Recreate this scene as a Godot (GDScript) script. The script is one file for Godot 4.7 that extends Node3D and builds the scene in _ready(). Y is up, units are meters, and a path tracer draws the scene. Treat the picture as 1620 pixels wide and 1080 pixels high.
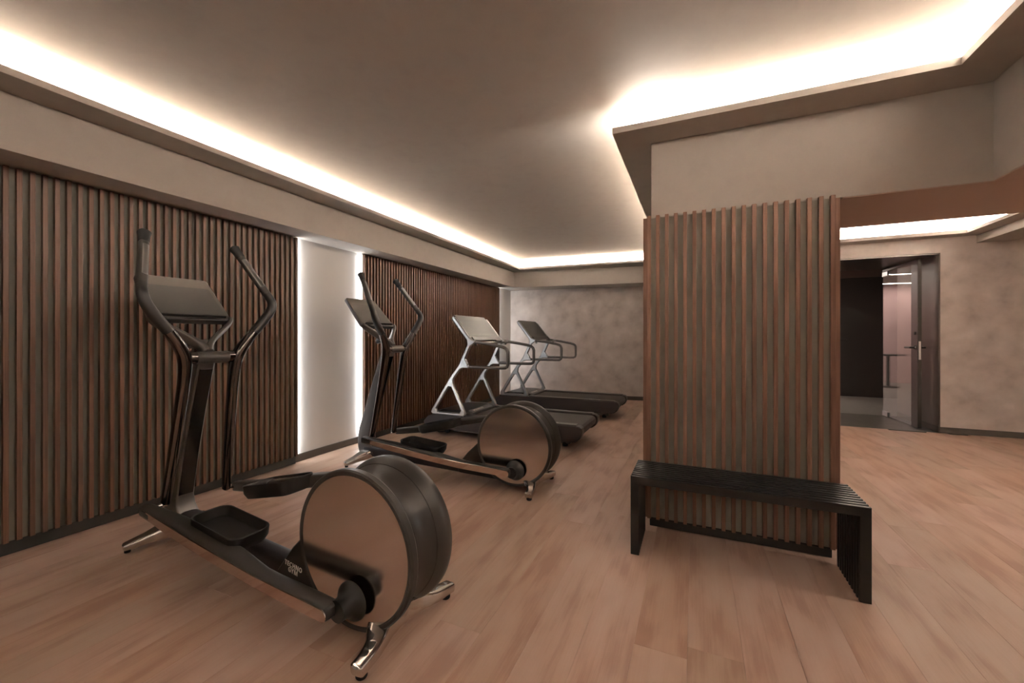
extends Node3D
# Gym with slatted walls: two elliptical trainers, two treadmills, a slatted pillar, a bench, cove lights.
# -z runs along the left wall away from the camera, +x to the right, metres.

const CEIL := 2.53
const LEDGE_B := 2.345
const LEDGE_T := 2.38
const BEAM_B := 2.066
const SOFFIT := 1.885
const WALL_X := -3.357
const EXPOSURE := 2.36
const COVE := 3.1
const PANEL := 1.2
const EDGE := 0.1

var M := {}
var used := {}


func _ready() -> void:
	set_camera()
	set_environment()
	make_materials()
	build_cove_lights()
	build_room()
	build_floor()
	build_slat_panels()
	build_pillar()
	build_doorway()
	var e := make_elliptical()
	e.position = Vector3(-1.042, 0, -1.302)
	e.rotation.y = deg_to_rad(180.0 - 3.15)
	describe(e, "elliptical trainer standing in front of the long slat panel, farther from the treadmills", "elliptical trainer", "elliptical trainers")
	var e2: Node3D = e.duplicate()
	e2.name = "elliptical_trainer_001"
	add_child(e2)
	e2.position = Vector3(-1.091, 0, -2.938)
	e2.rotation.y = deg_to_rad(180.0 - 0.46)
	e2.set_meta("label", "elliptical trainer in front of the white lit wall strip, next to a treadmill")
	var t := make_treadmill()
	t.position = Vector3(-1.02, 0, -4.37)
	t.rotation.y = PI
	describe(t, "treadmill with silver frame standing next to an elliptical trainer", "treadmill", "treadmills")
	var t2: Node3D = t.duplicate()
	t2.name = "treadmill_001"
	add_child(t2)
	t2.position = Vector3(-0.95, 0, -6.07)
	t2.rotation.y = PI
	t2.set_meta("label", "treadmill with silver frame standing along the grey concrete wall")
	build_bench()


# ------------------------------------------------------------------ camera, light, exposure
func set_camera() -> void:
	var cam := Camera3D.new()
	cam.name = "camera"
	cam.projection = Camera3D.PROJECTION_FRUSTUM
	cam.near = 0.05
	cam.far = 60.0
	cam.size = 2.0 * 0.05 * 540.0 / 648.0
	cam.frustum_offset = Vector2(0, -0.05 * 8.0 / 648.0)
	cam.position = Vector3(0, 1.16, 0)
	cam.rotation.y = atan(290.0 / 648.0)
	add_child(cam)
	cam.current = true


func set_environment() -> void:
	var env := Environment.new()
	env.background_mode = Environment.BG_COLOR
	env.background_color = Color(0, 0, 0)
	env.tonemap_mode = Environment.TONE_MAPPER_LINEAR
	env.tonemap_exposure = EXPOSURE
	env.sdfgi_enabled = true
	env.ssao_enabled = true
	env.ssil_enabled = true
	var we := WorldEnvironment.new()
	we.name = "environment"
	we.environment = env
	add_child(we)


# A light strip from a to b that shines towards dir: aluminium profile, glowing diffuser, area light.
func light_strip(label: String, a: Vector3, b: Vector3, dir: Vector3, wide: float, per_metre: float, tint: Color, group: String) -> void:
	var t := thing("led_strip", label, "light strip", group)
	var along := (b - a).normalized()
	var length := a.distance_to(b)
	t.transform = Transform3D(Basis(along.cross(-dir).normalized(), along, -dir).orthonormalized(), (a + b) / 2.0)
	part(t, "profile", [box_at(Vector3(wide + 0.006, length, 0.006), Vector3(0, 0, 0.003), 0.0)], M.aluminium)
	part(t, "diffuser_light", [box_at(Vector3(wide, length - 0.004, 0.004), Vector3(0, 0, -0.002), 0.0)], M.led)
	var l := AreaLight3D.new()
	l.name = "area_light"
	l.area_size = Vector2(wide, length - 0.01)
	l.area_normalize_energy = true
	l.light_energy = per_metre * length
	l.light_color = tint
	l.area_range = 14.0
	l.area_attenuation = 2.0
	l.shadow_enabled = true
	l.position = Vector3(0, 0, -0.006)
	t.add_child(l)


func build_cove_lights() -> void:
	var warm := Color(1.0, 0.975, 0.94)
	var white := Color(0.96, 0.98, 1.0)
	var y := LEDGE_T + 0.018
	var g := "cove light strips"
	# the strips lie on the ledges and shine up and back at the upright faces of the coves
	var rise := 1.35
	var e := Vector3(-1, rise, 0).normalized()
	var w := Vector3(1, rise, 0).normalized()
	var nn := Vector3(0, rise, 1).normalized()
	var so := Vector3(0, rise, -1).normalized()
	light_strip("light strip in the ceiling cove above the long slatted wall", Vector3(-2.99, y, 2.2), Vector3(-2.99, y, -6.8), e, 0.03, COVE * 0.62, warm, g)
	light_strip("light strip in the ceiling cove above the grey concrete back wall", Vector3(-2.85, y, -6.83), Vector3(-0.35, y, -7.06), so, 0.03, COVE * 1.75, warm, g)
	light_strip("light strip in the ceiling cove running back along the side of the pillar", Vector3(-0.312, y, -2.6), Vector3(-0.312, y, -6.95), w, 0.03, COVE * 1.2, warm, g)
	light_strip("light strip in the ceiling cove over the bench and slatted pillar", Vector3(-0.30, y, -2.585), Vector3(1.18, y, -2.585), so, 0.03, COVE * 1.3, warm, g)
	light_strip("light strip in the ceiling cove along the beam beside the open floor", Vector3(1.2, y, -2.55), Vector3(1.2, y, 2.3), w, 0.03, COVE * 1.2, warm, g)
	light_strip("light strip in the ceiling cove behind the gym entrance side", Vector3(-2.85, y, 2.3), Vector3(1.1, y, 2.3), nn, 0.03, COVE * 0.4, warm, g)
	g = "cove light strips beyond the beam"
	light_strip("light strip in the second cove above the concrete wall with the door", Vector3(0.85, y, -6.53), Vector3(2.9, y, -6.53), so, 0.03, COVE * 1.3, warm, g)
	light_strip("light strip in the second cove beside the small dropped beam", Vector3(2.94, y, -6.45), Vector3(2.94, y, -3.5), w, 0.03, COVE * 1.3, warm, g)
	light_strip("light strip in the second cove on the back of the low beam", Vector3(0.8, y, -3.47), Vector3(2.9, y, -3.47), nn, 0.03, COVE * 1.3, warm, g)
	light_strip("light strip in the second cove over the hidden side wall", Vector3(0.77, y, -6.4), Vector3(0.77, y, -3.6), e, 0.03, COVE * 1.3, warm, g)
	# flat panel light in the low ceiling beside the open floor
	for z in [-2.2]:
		var t := thing("ceiling_panel_light", "square flush panel light in the low brown ceiling", "panel light")
		t.position = Vector3(3.0, SOFFIT - 0.0065, z)
		part(t, "frame", [slab(Vector3(-0.31, -0.012, -0.31), Vector3(0.31, 0.0, 0.31), 0.002)], M.aluminium)
		part(t, "diffuser_light", [slab(Vector3(-0.29, -0.0135, -0.29), Vector3(0.29, -0.0121, 0.29))], M.led)
		var l := AreaLight3D.new()
		l.name = "area_light"
		l.area_size = Vector2(0.58, 0.58)
		l.area_normalize_energy = true
		l.light_energy = PANEL
		l.light_color = Color(1.0, 0.975, 0.94)
		l.area_range = 14.0
		l.area_attenuation = 2.0
		l.shadow_enabled = true
		l.position = Vector3(0, -0.016, 0)
		l.rotation.x = -PI / 2.0
		t.add_child(l)
	g = "vertical edge lights of the slat panels"
	light_strip("vertical light strip on the end of the long slat panel", Vector3(-3.345, 0.07, -2.612), Vector3(-3.345, 2.06, -2.612), Vector3(0, 0, -1), 0.02, EDGE, white, g)
	light_strip("vertical light strip on the slat panel edge behind the second elliptical trainer", Vector3(-3.345, 0.07, -3.428), Vector3(-3.345, 2.06, -3.428), Vector3(0, 0, 1), 0.02, EDGE, white, g)
	light_strip("vertical light strip on the slat panel edge next to the concrete wall", Vector3(-3.345, 0.07, -6.822), Vector3(-3.345, 2.06, -6.822), Vector3(0, 0, -1), 0.02, EDGE, white, g)


# ------------------------------------------------------------------ materials
func mat(c: Color, rough := 0.6, metal := 0.0) -> StandardMaterial3D:
	var m := StandardMaterial3D.new()
	m.albedo_color = c
	m.roughness = rough
	m.metallic = metal
	return m


func noise_image(w: int, h: int, freq: float, octaves: int, s: int) -> Image:
	var n := FastNoiseLite.new()
	n.seed = s
	n.noise_type = FastNoiseLite.TYPE_SIMPLEX_SMOOTH
	n.frequency = freq
	n.fractal_octaves = octaves
	return n.get_seamless_image(w, h)


# Long streaks (grain) and soft elongated patches between three tones.
func wood_texture(dark: Color, mid: Color, light: Color, s: int, patch := 0.6) -> ImageTexture:
	var w := 512
	var h := 1024
	var grain := noise_image(512, 32, 0.11, 3, s)
	grain.resize(w, h, Image.INTERPOLATE_CUBIC)
	var blot := noise_image(64, 64, 0.07, 3, s + 7)
	blot.resize(w, h, Image.INTERPOLATE_CUBIC)
	var fine := noise_image(512, 128, 0.3, 2, s + 13)
	fine.resize(w, h, Image.INTERPOLATE_CUBIC)
	grain.convert(Image.FORMAT_L8)
	blot.convert(Image.FORMAT_L8)
	fine.convert(Image.FORMAT_L8)
	var gd := grain.get_data()
	var bd := blot.get_data()
	var fd := fine.get_data()
	var out := PackedByteArray()
	out.resize(w * h * 3)
	for i in w * h:
		var t := 0.5 + ((bd[i] - 128) * patch + (gd[i] - 128) * (1.0 - patch) * 0.8 + (fd[i] - 128) * 0.1) / 128.0
		var c: Color
		if t < 0.5:
			c = dark.lerp(mid, clampf(t * 2.0, 0, 1))
		else:
			c = mid.lerp(light, clampf(t * 2.0 - 1.0, 0, 1))
		out[i * 3] = int(c.r * 255.0)
		out[i * 3 + 1] = int(c.g * 255.0)
		out[i * 3 + 2] = int(c.b * 255.0)
	return ImageTexture.create_from_image(Image.create_from_data(w, h, false, Image.FORMAT_RGB8, out))


func ramp_texture(w: int, h: int, freq: float, octaves: int, s: int, tones: Array) -> ImageTexture:
	var im := noise_image(w, h, freq, octaves, s)
	im.convert(Image.FORMAT_L8)
	var d := im.get_data()
	var out := PackedByteArray()
	out.resize(w * h * 3)
	for i in w * h:
		var t := clampf(d[i] / 255.0, 0, 0.9999) * (tones.size() - 1)
		var k := int(t)
		var c: Color = tones[k].lerp(tones[k + 1], t - k)
		out[i * 3] = int(c.r * 255.0)
		out[i * 3 + 1] = int(c.g * 255.0)
		out[i * 3 + 2] = int(c.b * 255.0)
	return ImageTexture.create_from_image(Image.create_from_data(w, h, false, Image.FORMAT_RGB8, out))


func triplanar(m: StandardMaterial3D, tex: Texture2D, scale: Vector3, offset: Vector3, in_world: bool) -> StandardMaterial3D:
	m.albedo_texture = tex
	m.uv1_triplanar = true
	m.uv1_world_triplanar = in_world
	m.uv1_scale = scale
	m.uv1_offset = offset
	m.uv1_triplanar_sharpness = 8.0
	return m


func make_materials() -> void:
	var floor_tex := wood_texture(Color8(187, 152, 133), Color8(204, 171, 152), Color8(209, 179, 161), 3, 0.8)
	M.planks = []
	for k in 8:
		var tone: float = [1.0, 0.98, 1.015, 0.965, 1.0, 0.99, 1.02, 0.975][k]
		var m := mat(Color(tone, tone * [1.0, 0.985, 1.0, 1.01][k % 4], tone * [1.0, 0.97, 1.01, 1.0][k % 4]), 0.42)
		m.metallic_specular = 0.4
		M.planks.append(triplanar(m, floor_tex, Vector3(1.35, 1.35, 0.36), Vector3(0.37 * k, 0.0, 0.29 * k), false))
	var slat_tex := wood_texture(Color8(108, 76, 59), Color8(130, 94, 75), Color8(145, 108, 88), 21, 0.4)
	M.slats = []
	for k in 5:
		var tone: float = [1.0, 0.92, 1.06, 0.97, 1.02][k]
		var m := mat(Color(tone, tone * [1.0, 1.02, 0.97, 1.0, 0.98][k], tone * [1.0, 1.03, 0.95, 0.98, 1.0][k]).clamp(), 0.5)
		M.slats.append(triplanar(m, slat_tex, Vector3(3.0, 0.4, 3.0), Vector3(0.31 * k, 0.17 * k, 0.23 * k), true))
	M.dimmed_wall_slats = []
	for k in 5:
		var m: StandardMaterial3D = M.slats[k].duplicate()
		m.albedo_color = m.albedo_color * Color(0.78, 0.755, 0.73)  # pillar slat wood darkened: weaker light on the left wall put into the colour
		M.dimmed_wall_slats.append(m)
	M.dimmed_wall_backing = mat(Color8(104, 99, 90), 0.7)  # backing board tone lowered too, standing in for less light on this wall
	M.backing = mat(Color8(156, 150, 139), 0.7)
	M.plinth = mat(Color8(46, 44, 41), 0.6)
	M.baseboard = mat(Color8(72, 66, 60), 0.5)
	var pl := ramp_texture(512, 512, 0.02, 4, 5, [Color8(163, 155, 147), Color8(168, 160, 152), Color8(165, 157, 149)])
	M.plaster = triplanar(mat(Color(1, 1, 1), 0.9), pl, Vector3(0.4, 0.4, 0.4), Vector3.ZERO, true)
	M.soffit = mat(Color8(152, 128, 115), 0.55)
	M.white_wall = mat(Color8(216, 212, 208), 0.85)
	var con := ramp_texture(1024, 1024, 0.007, 5, 11, [Color8(172, 161, 154), Color8(190, 179, 172), Color8(201, 190, 183), Color8(207, 197, 190), Color8(218, 208, 201)])
	M.concrete = triplanar(mat(Color(1, 1, 1), 0.62), con, Vector3(0.4, 0.4, 0.4), Vector3(0.2, 0.1, 0.0), true)
	M.aluminium = mat(Color8(190, 190, 190), 0.35, 1.0)
	M.led = mat(Color8(240, 240, 240), 0.5)
	M.led.emission_enabled = true
	M.led.emission = Color(1.0, 0.95, 0.88)
	M.led.emission_energy_multiplier = 3.0
	M.anthracite = mat(Color8(54, 50, 47), 0.38)
	M.satin_black = mat(Color8(34, 32, 31), 0.42)
	M.rubber = mat(Color8(26, 25, 24), 0.7)
	M.gloss_black = mat(Color8(10, 9, 9), 0.2)
	M.dark_chrome = mat(Color8(104, 99, 96), 0.14, 1.0)
	M.chrome = mat(Color8(215, 211, 207), 0.07, 1.0)
	M.silver = mat(Color8(176, 178, 180), 0.3, 1.0)
	M.grey_metal = mat(Color8(110, 106, 104), 0.35, 0.8)
	M.mirror = mat(Color8(205, 198, 194), 0.17, 1.0)
	M.bronze_mirror = mat(Color8(196, 182, 174), 0.06, 1.0)
	M.screen = mat(Color8(88, 84, 79), 0.14)
	M.screen.metallic_specular = 0.85
	M.display = mat(Color8(74, 73, 71), 0.18)
	M.display.metallic_specular = 0.5
	M.matte_screen = mat(Color8(58, 56, 53), 0.42)
	M.matte_display = mat(Color8(50, 50, 49), 0.45)
	M.belt = mat(Color8(62, 58, 55), 0.75)
	M.skirt = mat(Color8(48, 42, 43), 0.45)
	M.print_white = mat(Color8(225, 222, 218), 0.6)
	M.bench = mat(Color8(19, 18, 17), 0.42)
	M.black_door = mat(Color8(48, 46, 43), 0.4)
	M.dark_steel = mat(Color8(98, 90, 84), 0.32, 0.35)
	M.door_metal = mat(Color8(62, 57, 54), 0.35, 0.3)
	M.grey_floor = triplanar(mat(Color(1, 1, 1), 0.4), ramp_texture(512, 512, 0.02, 4, 31, [Color8(84, 80, 76), Color8(98, 94, 89)]), Vector3(0.6, 0.6, 0.6), Vector3.ZERO, true)
	M.pale_floor = triplanar(mat(Color(1, 1, 1), 0.35), ramp_texture(512, 512, 0.02, 4, 33, [Color8(128, 126, 120), Color8(142, 140, 132)]), Vector3(0.6, 0.6, 0.6), Vector3.ZERO, true)
	M.pink = mat(Color8(206, 178, 176), 0.8)
	M.glass = mat(Color(0.9, 0.95, 0.93, 0.06), 0.02)
	M.glass.transparency = BaseMaterial3D.TRANSPARENCY_ALPHA
	M.glass.metallic_specular = 0.5


# ------------------------------------------------------------------ scene nodes
func numbered(called: String) -> String:
	var n: int = used.get(called, 0)
	used[called] = n + 1
	return called if n == 0 else "%s_%03d" % [called, n]


func thing(called: String, label: String, category: String, group := "") -> Node3D:
	var o := Node3D.new()
	o.name = numbered(called)
	add_child(o)
	describe(o, label, category, group)
	return o


func describe(o: Node, label: String, category: String, group := "") -> void:
	o.set_meta("label", label)
	o.set_meta("category", category)
	if group:
		o.set_meta("group", group)


func structure(called: String, label: String, category: String) -> Node3D:
	var o := thing(called, label, category)
	o.set_meta("kind", "structure")
	return o


func part(parent: Node3D, called: String, shells: Array, m: Material, angle := 40.0) -> MeshInstance3D:
	var o := MeshInstance3D.new()
	o.name = called
	o.mesh = mesh_of(shells, angle)
	o.material_override = m
	parent.add_child(o, true)
	return o


func part_mesh(parent: Node3D, called: String, mesh: Mesh, m: Material, at := Vector3.ZERO) -> MeshInstance3D:
	var o := MeshInstance3D.new()
	o.name = called
	o.mesh = mesh
	o.material_override = m
	o.position = at
	parent.add_child(o, true)
	return o


# ------------------------------------------------------------------ geometry: a shell is [vertices, triangles]
func mesh_of(shells: Array, angle := 40.0) -> ArrayMesh:
	var P := PackedVector3Array()
	var N := PackedVector3Array()
	var limit := cos(deg_to_rad(angle))
	for s in shells:
		var v: PackedVector3Array = s[0]
		var t: PackedInt32Array = s[1]
		var mid := Vector3.ZERO
		for p in v:
			mid += p
		mid /= v.size()
		var vol := 0.0
		for i in range(0, t.size(), 3):
			vol += (v[t[i]] - mid).dot((v[t[i + 1]] - mid).cross(v[t[i + 2]] - mid))
		var flip := vol > 0.0
		var fn := PackedVector3Array()
		var around := []
		around.resize(v.size())
		for i in v.size():
			around[i] = PackedInt32Array()
		for i in range(0, t.size(), 3):
			var a := t[i]
			var b := t[i + 2] if flip else t[i + 1]
			var c := t[i + 1] if flip else t[i + 2]
			var n := (v[a] - v[c]).cross(v[a] - v[b])
			fn.append(n)
			around[a].append(i / 3)
			around[b].append(i / 3)
			around[c].append(i / 3)
		for i in range(0, t.size(), 3):
			var f := fn[i / 3]
			if f.length_squared() < 1e-20:
				continue
			var fu := f.normalized()
			for k in ([0, 2, 1] if flip else [0, 1, 2]):
				var p: int = t[i + k]
				var n := Vector3.ZERO
				for j in around[p]:
					if fn[j].normalized().dot(fu) > limit:
						n += fn[j]
				P.append(v[p])
				N.append(n.normalized())
	var arrays := []
	arrays.resize(Mesh.ARRAY_MAX)
	arrays[Mesh.ARRAY_VERTEX] = P
	arrays[Mesh.ARRAY_NORMAL] = N
	var m := ArrayMesh.new()
	m.add_surface_from_arrays(Mesh.PRIMITIVE_TRIANGLES, arrays)
	return m


func box_at(size: Vector3, at := Vector3.ZERO, chamfer := 0.002, turn := Basis.IDENTITY) -> Array:
	var h := size / 2.0
	var c := minf(chamfer, minf(h.x, minf(h.y, h.z)) * 0.8)
	var v := PackedVector3Array()
	var t := PackedInt32Array()
	if c <= 0.0:
		for i in 8:
			v.append(at + turn * Vector3(h.x if i & 1 else -h.x, h.y if i & 2 else -h.y, h.z if i & 4 else -h.z))
		for q in [[0, 1, 3, 2], [4, 6, 7, 5], [0, 4, 5, 1], [2, 3, 7, 6], [0, 2, 6, 4], [1, 5, 7, 3]]:
			t.append_array(PackedInt32Array([q[0], q[1], q[2], q[0], q[2], q[3]]))
		return [v, t]
	for i in 8:
		var s := Vector3(1 if i & 1 else -1, 1 if i & 2 else -1, 1 if i & 4 else -1)
		for k in 3:
			var p := s * (h - Vector3(c, c, c))
			p[k] = s[k] * h[k]
			v.append(at + turn * p)
	for k in 3:
		var a := (k + 1) % 3
		var b := (k + 2) % 3
		for sgn in 2:
			var base: int = (1 << k) if sgn else 0
			var q := [base, base | (1 << a), base | (1 << a) | (1 << b), base | (1 << b)]
			quad(t, q[0] * 3 + k, q[1] * 3 + k, q[2] * 3 + k, q[3] * 3 + k, sgn == 1)
		for sa in 2:
			for sb in 2:
				var i0: int = (sa << a) | (sb << b)
				var i1: int = i0 | (1 << k)
				quad(t, i0 * 3 + a, i1 * 3 + a, i1 * 3 + b, i0 * 3 + b, sa != sb)
	for i in 8:
		var odd := (i & 1) ^ ((i >> 1) & 1) ^ ((i >> 2) & 1)
		if odd:
			t.append_array(PackedInt32Array([i * 3, i * 3 + 1, i * 3 + 2]))
		else:
			t.append_array(PackedInt32Array([i * 3, i * 3 + 2, i * 3 + 1]))
	return [v, t]


func quad(t: PackedInt32Array, a: int, b: int, c: int, d: int, forward: bool) -> void:
	if forward:
		t.append_array(PackedInt32Array([a, b, c, a, c, d]))
	else:
		t.append_array(PackedInt32Array([a, c, b, a, d, c]))


# Box given by two corners.
func slab(lo: Vector3, hi: Vector3, chamfer := 0.0) -> Array:
	return box_at((hi - lo).abs(), (lo + hi) / 2.0, chamfer)


# Rings of equal length joined to a skin; flat caps unless closed in a loop.
func loft(rings: Array, cap_a := true, cap_b := true) -> Array:
	var v := PackedVector3Array()
	var t := PackedInt32Array()
	var n: int = rings[0].size()
	for r in rings:
		for p in r:
			v.append(p)
	for i in rings.size() - 1:
		for k in n:
			var a := i * n + k
			var b := i * n + (k + 1) % n
			t.append_array(PackedInt32Array([a, b, b + n, a, b + n, a + n]))
	for e in 2:
		if (e == 0 and not cap_a) or (e == 1 and not cap_b):
			continue
		var first := 0 if e == 0 else (rings.size() - 1) * n
		var mid := Vector3.ZERO
		for k in n:
			mid += v[first + k]
		v.append(mid / n)
		var m := v.size() - 1
		for k in n:
			var a := first + k
			var b := first + (k + 1) % n
			t.append_array(PackedInt32Array([m, b, a]) if e == 0 else PackedInt32Array([m, a, b]))
	return [v, t]


func superellipse(hx: float, hy: float, n: int, e: float) -> PackedVector2Array:
	var out := PackedVector2Array()
	for k in n:
		var a := TAU * (k + 0.5) / n
		out.append(Vector2(hx * signf(cos(a)) * pow(absf(cos(a)), 2.0 / e), hy * signf(sin(a)) * pow(absf(sin(a)), 2.0 / e)))
	return out


func rounded(hx: float, hy: float, r: float, n := 5) -> PackedVector2Array:
	var out := PackedVector2Array()
	for c in 4:
		var o := Vector2((hx - r) * [1, -1, -1, 1][c], (hy - r) * [1, 1, -1, -1][c])
		for k in n + 1:
			var a := PI / 2.0 * (c + float(k) / n)
			out.append(o + Vector2(cos(a), sin(a)) * r)
	return out


# Points [position, half width along side, half height] with smooth curves in between.
func curve(pts: Array, per := 6) -> Array:
	var out := []
	for i in pts.size() - 1:
		var p0: Array = pts[maxi(i - 1, 0)]
		var p1: Array = pts[i]
		var p2: Array = pts[i + 1]
		var p3: Array = pts[mini(i + 2, pts.size() - 1)]
		for k in per:
			var f := float(k) / per
			out.append([p1[0].cubic_interpolate(p2[0], p0[0], p3[0], f), lerpf(p1[1], p2[1], f), lerpf(p1[2], p2[2], f)])
	out.append(pts[-1])
	return out


func sweep(pts: Array, side: Vector3, n := 14, e := 2.6, round_ends := true) -> Array:
	var rings := []
	for i in pts.size():
		var t: Vector3 = (pts[mini(i + 1, pts.size() - 1)][0] - pts[maxi(i - 1, 0)][0]).normalized()
		var x := (side - t * side.dot(t)).normalized()
		var y := t.cross(x)
		var c: Vector3 = pts[i][0]
		var s := superellipse(pts[i][1], pts[i][2], n, e)
		var small := minf(pts[i][1], pts[i][2])
		if round_ends and i == 0:
			for k in [[0.62, 0.42], [0.88, 0.2]]:
				var r := []
				for q in s:
					r.append(c - t * small * k[1] + (x * q.x + y * q.y) * k[0])
				rings.append(r)
		var ring := []
		for q in s:
			ring.append(c + x * q.x + y * q.y)
		rings.append(ring)
		if round_ends and i == pts.size() - 1:
			for k in [[0.88, 0.2], [0.62, 0.42]]:
				var r := []
				for q in s:
					r.append(c + t * small * k[1] + (x * q.x + y * q.y) * k[0])
				rings.append(r)
	return loft(rings)


func tube(pts: Array, r: float, n := 12, e := 2.0) -> Array:
	var p := []
	for q in pts:
		p.append([q, r, r])
	var d: Vector3 = pts[-1] - pts[0]
	return sweep(p, Vector3.UP if absf(d.normalized().y) < 0.8 else Vector3.RIGHT, n, e)


# Profile of [along z, radius] turned round an axis through c.
func lathe(profile: Array, c: Vector3, n := 64) -> Array:
	var rings := []
	for q in profile:
		var r := []
		for k in n:
			var a := TAU * k / n
			r.append(c + Vector3(cos(a) * q[1], sin(a) * q[1], q[0]))
		rings.append(r)
	return loft(rings)


func inset(poly: PackedVector2Array, d: float) -> PackedVector2Array:
	var out := PackedVector2Array()
	var n := poly.size()
	var s := 0.0
	for i in n:
		s += poly[i].cross(poly[(i + 1) % n])
	var sg := signf(s)
	for i in n:
		var a := (poly[i] - poly[(i + n - 1) % n]).normalized()
		var b := (poly[(i + 1) % n] - poly[i]).normalized()
		var na := Vector2(-a.y, a.x) * sg
		var nb := Vector2(-b.y, b.x) * sg
		var m := na + nb
		m = m / maxf(m.dot(na), 0.4)
		out.append(poly[i] + m * d)
	return out


# Outline in x-y (with holes), pulled along z from z0 to z1, edges bevelled.
func plate(outer: PackedVector2Array, holes: Array, z0: float, z1: float, bevel: float) -> Array:
	var shells := []
	var v := PackedVector3Array()
	var t := PackedInt32Array()
	var outline := [outer] + holes
	var inner := []
	for i in outline.size():
		inner.append(inset(outline[i], bevel if i == 0 else -bevel))
	for i in outline.size():
		var n: int = outline[i].size()
		var base := v.size()
		for q in [[inner[i], z0], [outline[i], z0 + bevel], [outline[i], z1 - bevel], [inner[i], z1]]:
			for p in q[0]:
				v.append(Vector3(p.x, p.y, q[1]))
		var s := 0.0
		for k in n:
			s += outline[i][k].cross(outline[i][(k + 1) % n])
		var fw := (s > 0) == (i == 0)
		for r in 3:
			for k in n:
				var a := base + r * n + k
				var b := base + r * n + (k + 1) % n
				quad(t, a, b, b + n, a + n, fw)
	var pieces := [inner[0]]
	for i in range(1, inner.size()):
		var x := 0.0
		for p in inner[i]:
			x += p.x
		x /= inner[i].size()
		var next := []
		for half in [PackedVector2Array([Vector2(-99, -99), Vector2(x, -99), Vector2(x, 99), Vector2(-99, 99)]), PackedVector2Array([Vector2(x, -99), Vector2(99, -99), Vector2(99, 99), Vector2(x, 99)])]:
			for p in pieces:
				for q in Geometry2D.intersect_polygons(p, half):
					next.append_array(Geometry2D.clip_polygons(q, inner[i]))
		pieces = next
	for p in pieces:
		var tri := Geometry2D.triangulate_polygon(p)
		var base := v.size()
		for q in p:
			v.append(Vector3(q.x, q.y, z0))
		for q in p:
			v.append(Vector3(q.x, q.y, z1))
		for k in range(0, tri.size(), 3):
			var a := tri[k]
			var b := tri[k + 1]
			var c := tri[k + 2]
			if (p[b] - p[a]).cross(p[c] - p[a]) < 0:
				var w := b
				b = c
				c = w
			t.append_array(PackedInt32Array([base + a, base + c, base + b]))
			t.append_array(PackedInt32Array([base + p.size() + a, base + p.size() + b, base + p.size() + c]))
	shells = [v, t]
	return shells


# Floor-plan outline (x, z) raised from y0 to y1.
func raised(plan: PackedVector2Array, y0: float, y1: float) -> Array:
	var s := plate(plan, [], y0, y1, 0.0)
	var v: PackedVector3Array = s[0]
	for i in v.size():
		v[i] = Vector3(v[i].x, v[i].z, v[i].y)
	return [v, s[1]]


func plan_of(pts: Array) -> PackedVector2Array:
	var out := PackedVector2Array()
	for p in pts:
		out.append(Vector2(p[0], p[1]))
	return out


func lettering(parent: Node3D, text: String, height: float, at: Vector3, turn: Basis, m: Material) -> void:
	var tm := TextMesh.new()
	var f := SystemFont.new()
	f.font_names = PackedStringArray(["Droid Sans"])
	f.font_weight = 700
	tm.font = f
	tm.text = text
	tm.font_size = 32
	tm.pixel_size = height / 32.0
	tm.depth = 0.0008
	tm.line_spacing = -12.0
	tm.curve_step = 2.0
	var o := part_mesh(parent, "lettering", tm, m)
	o.transform = Transform3D(turn, at)


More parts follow.
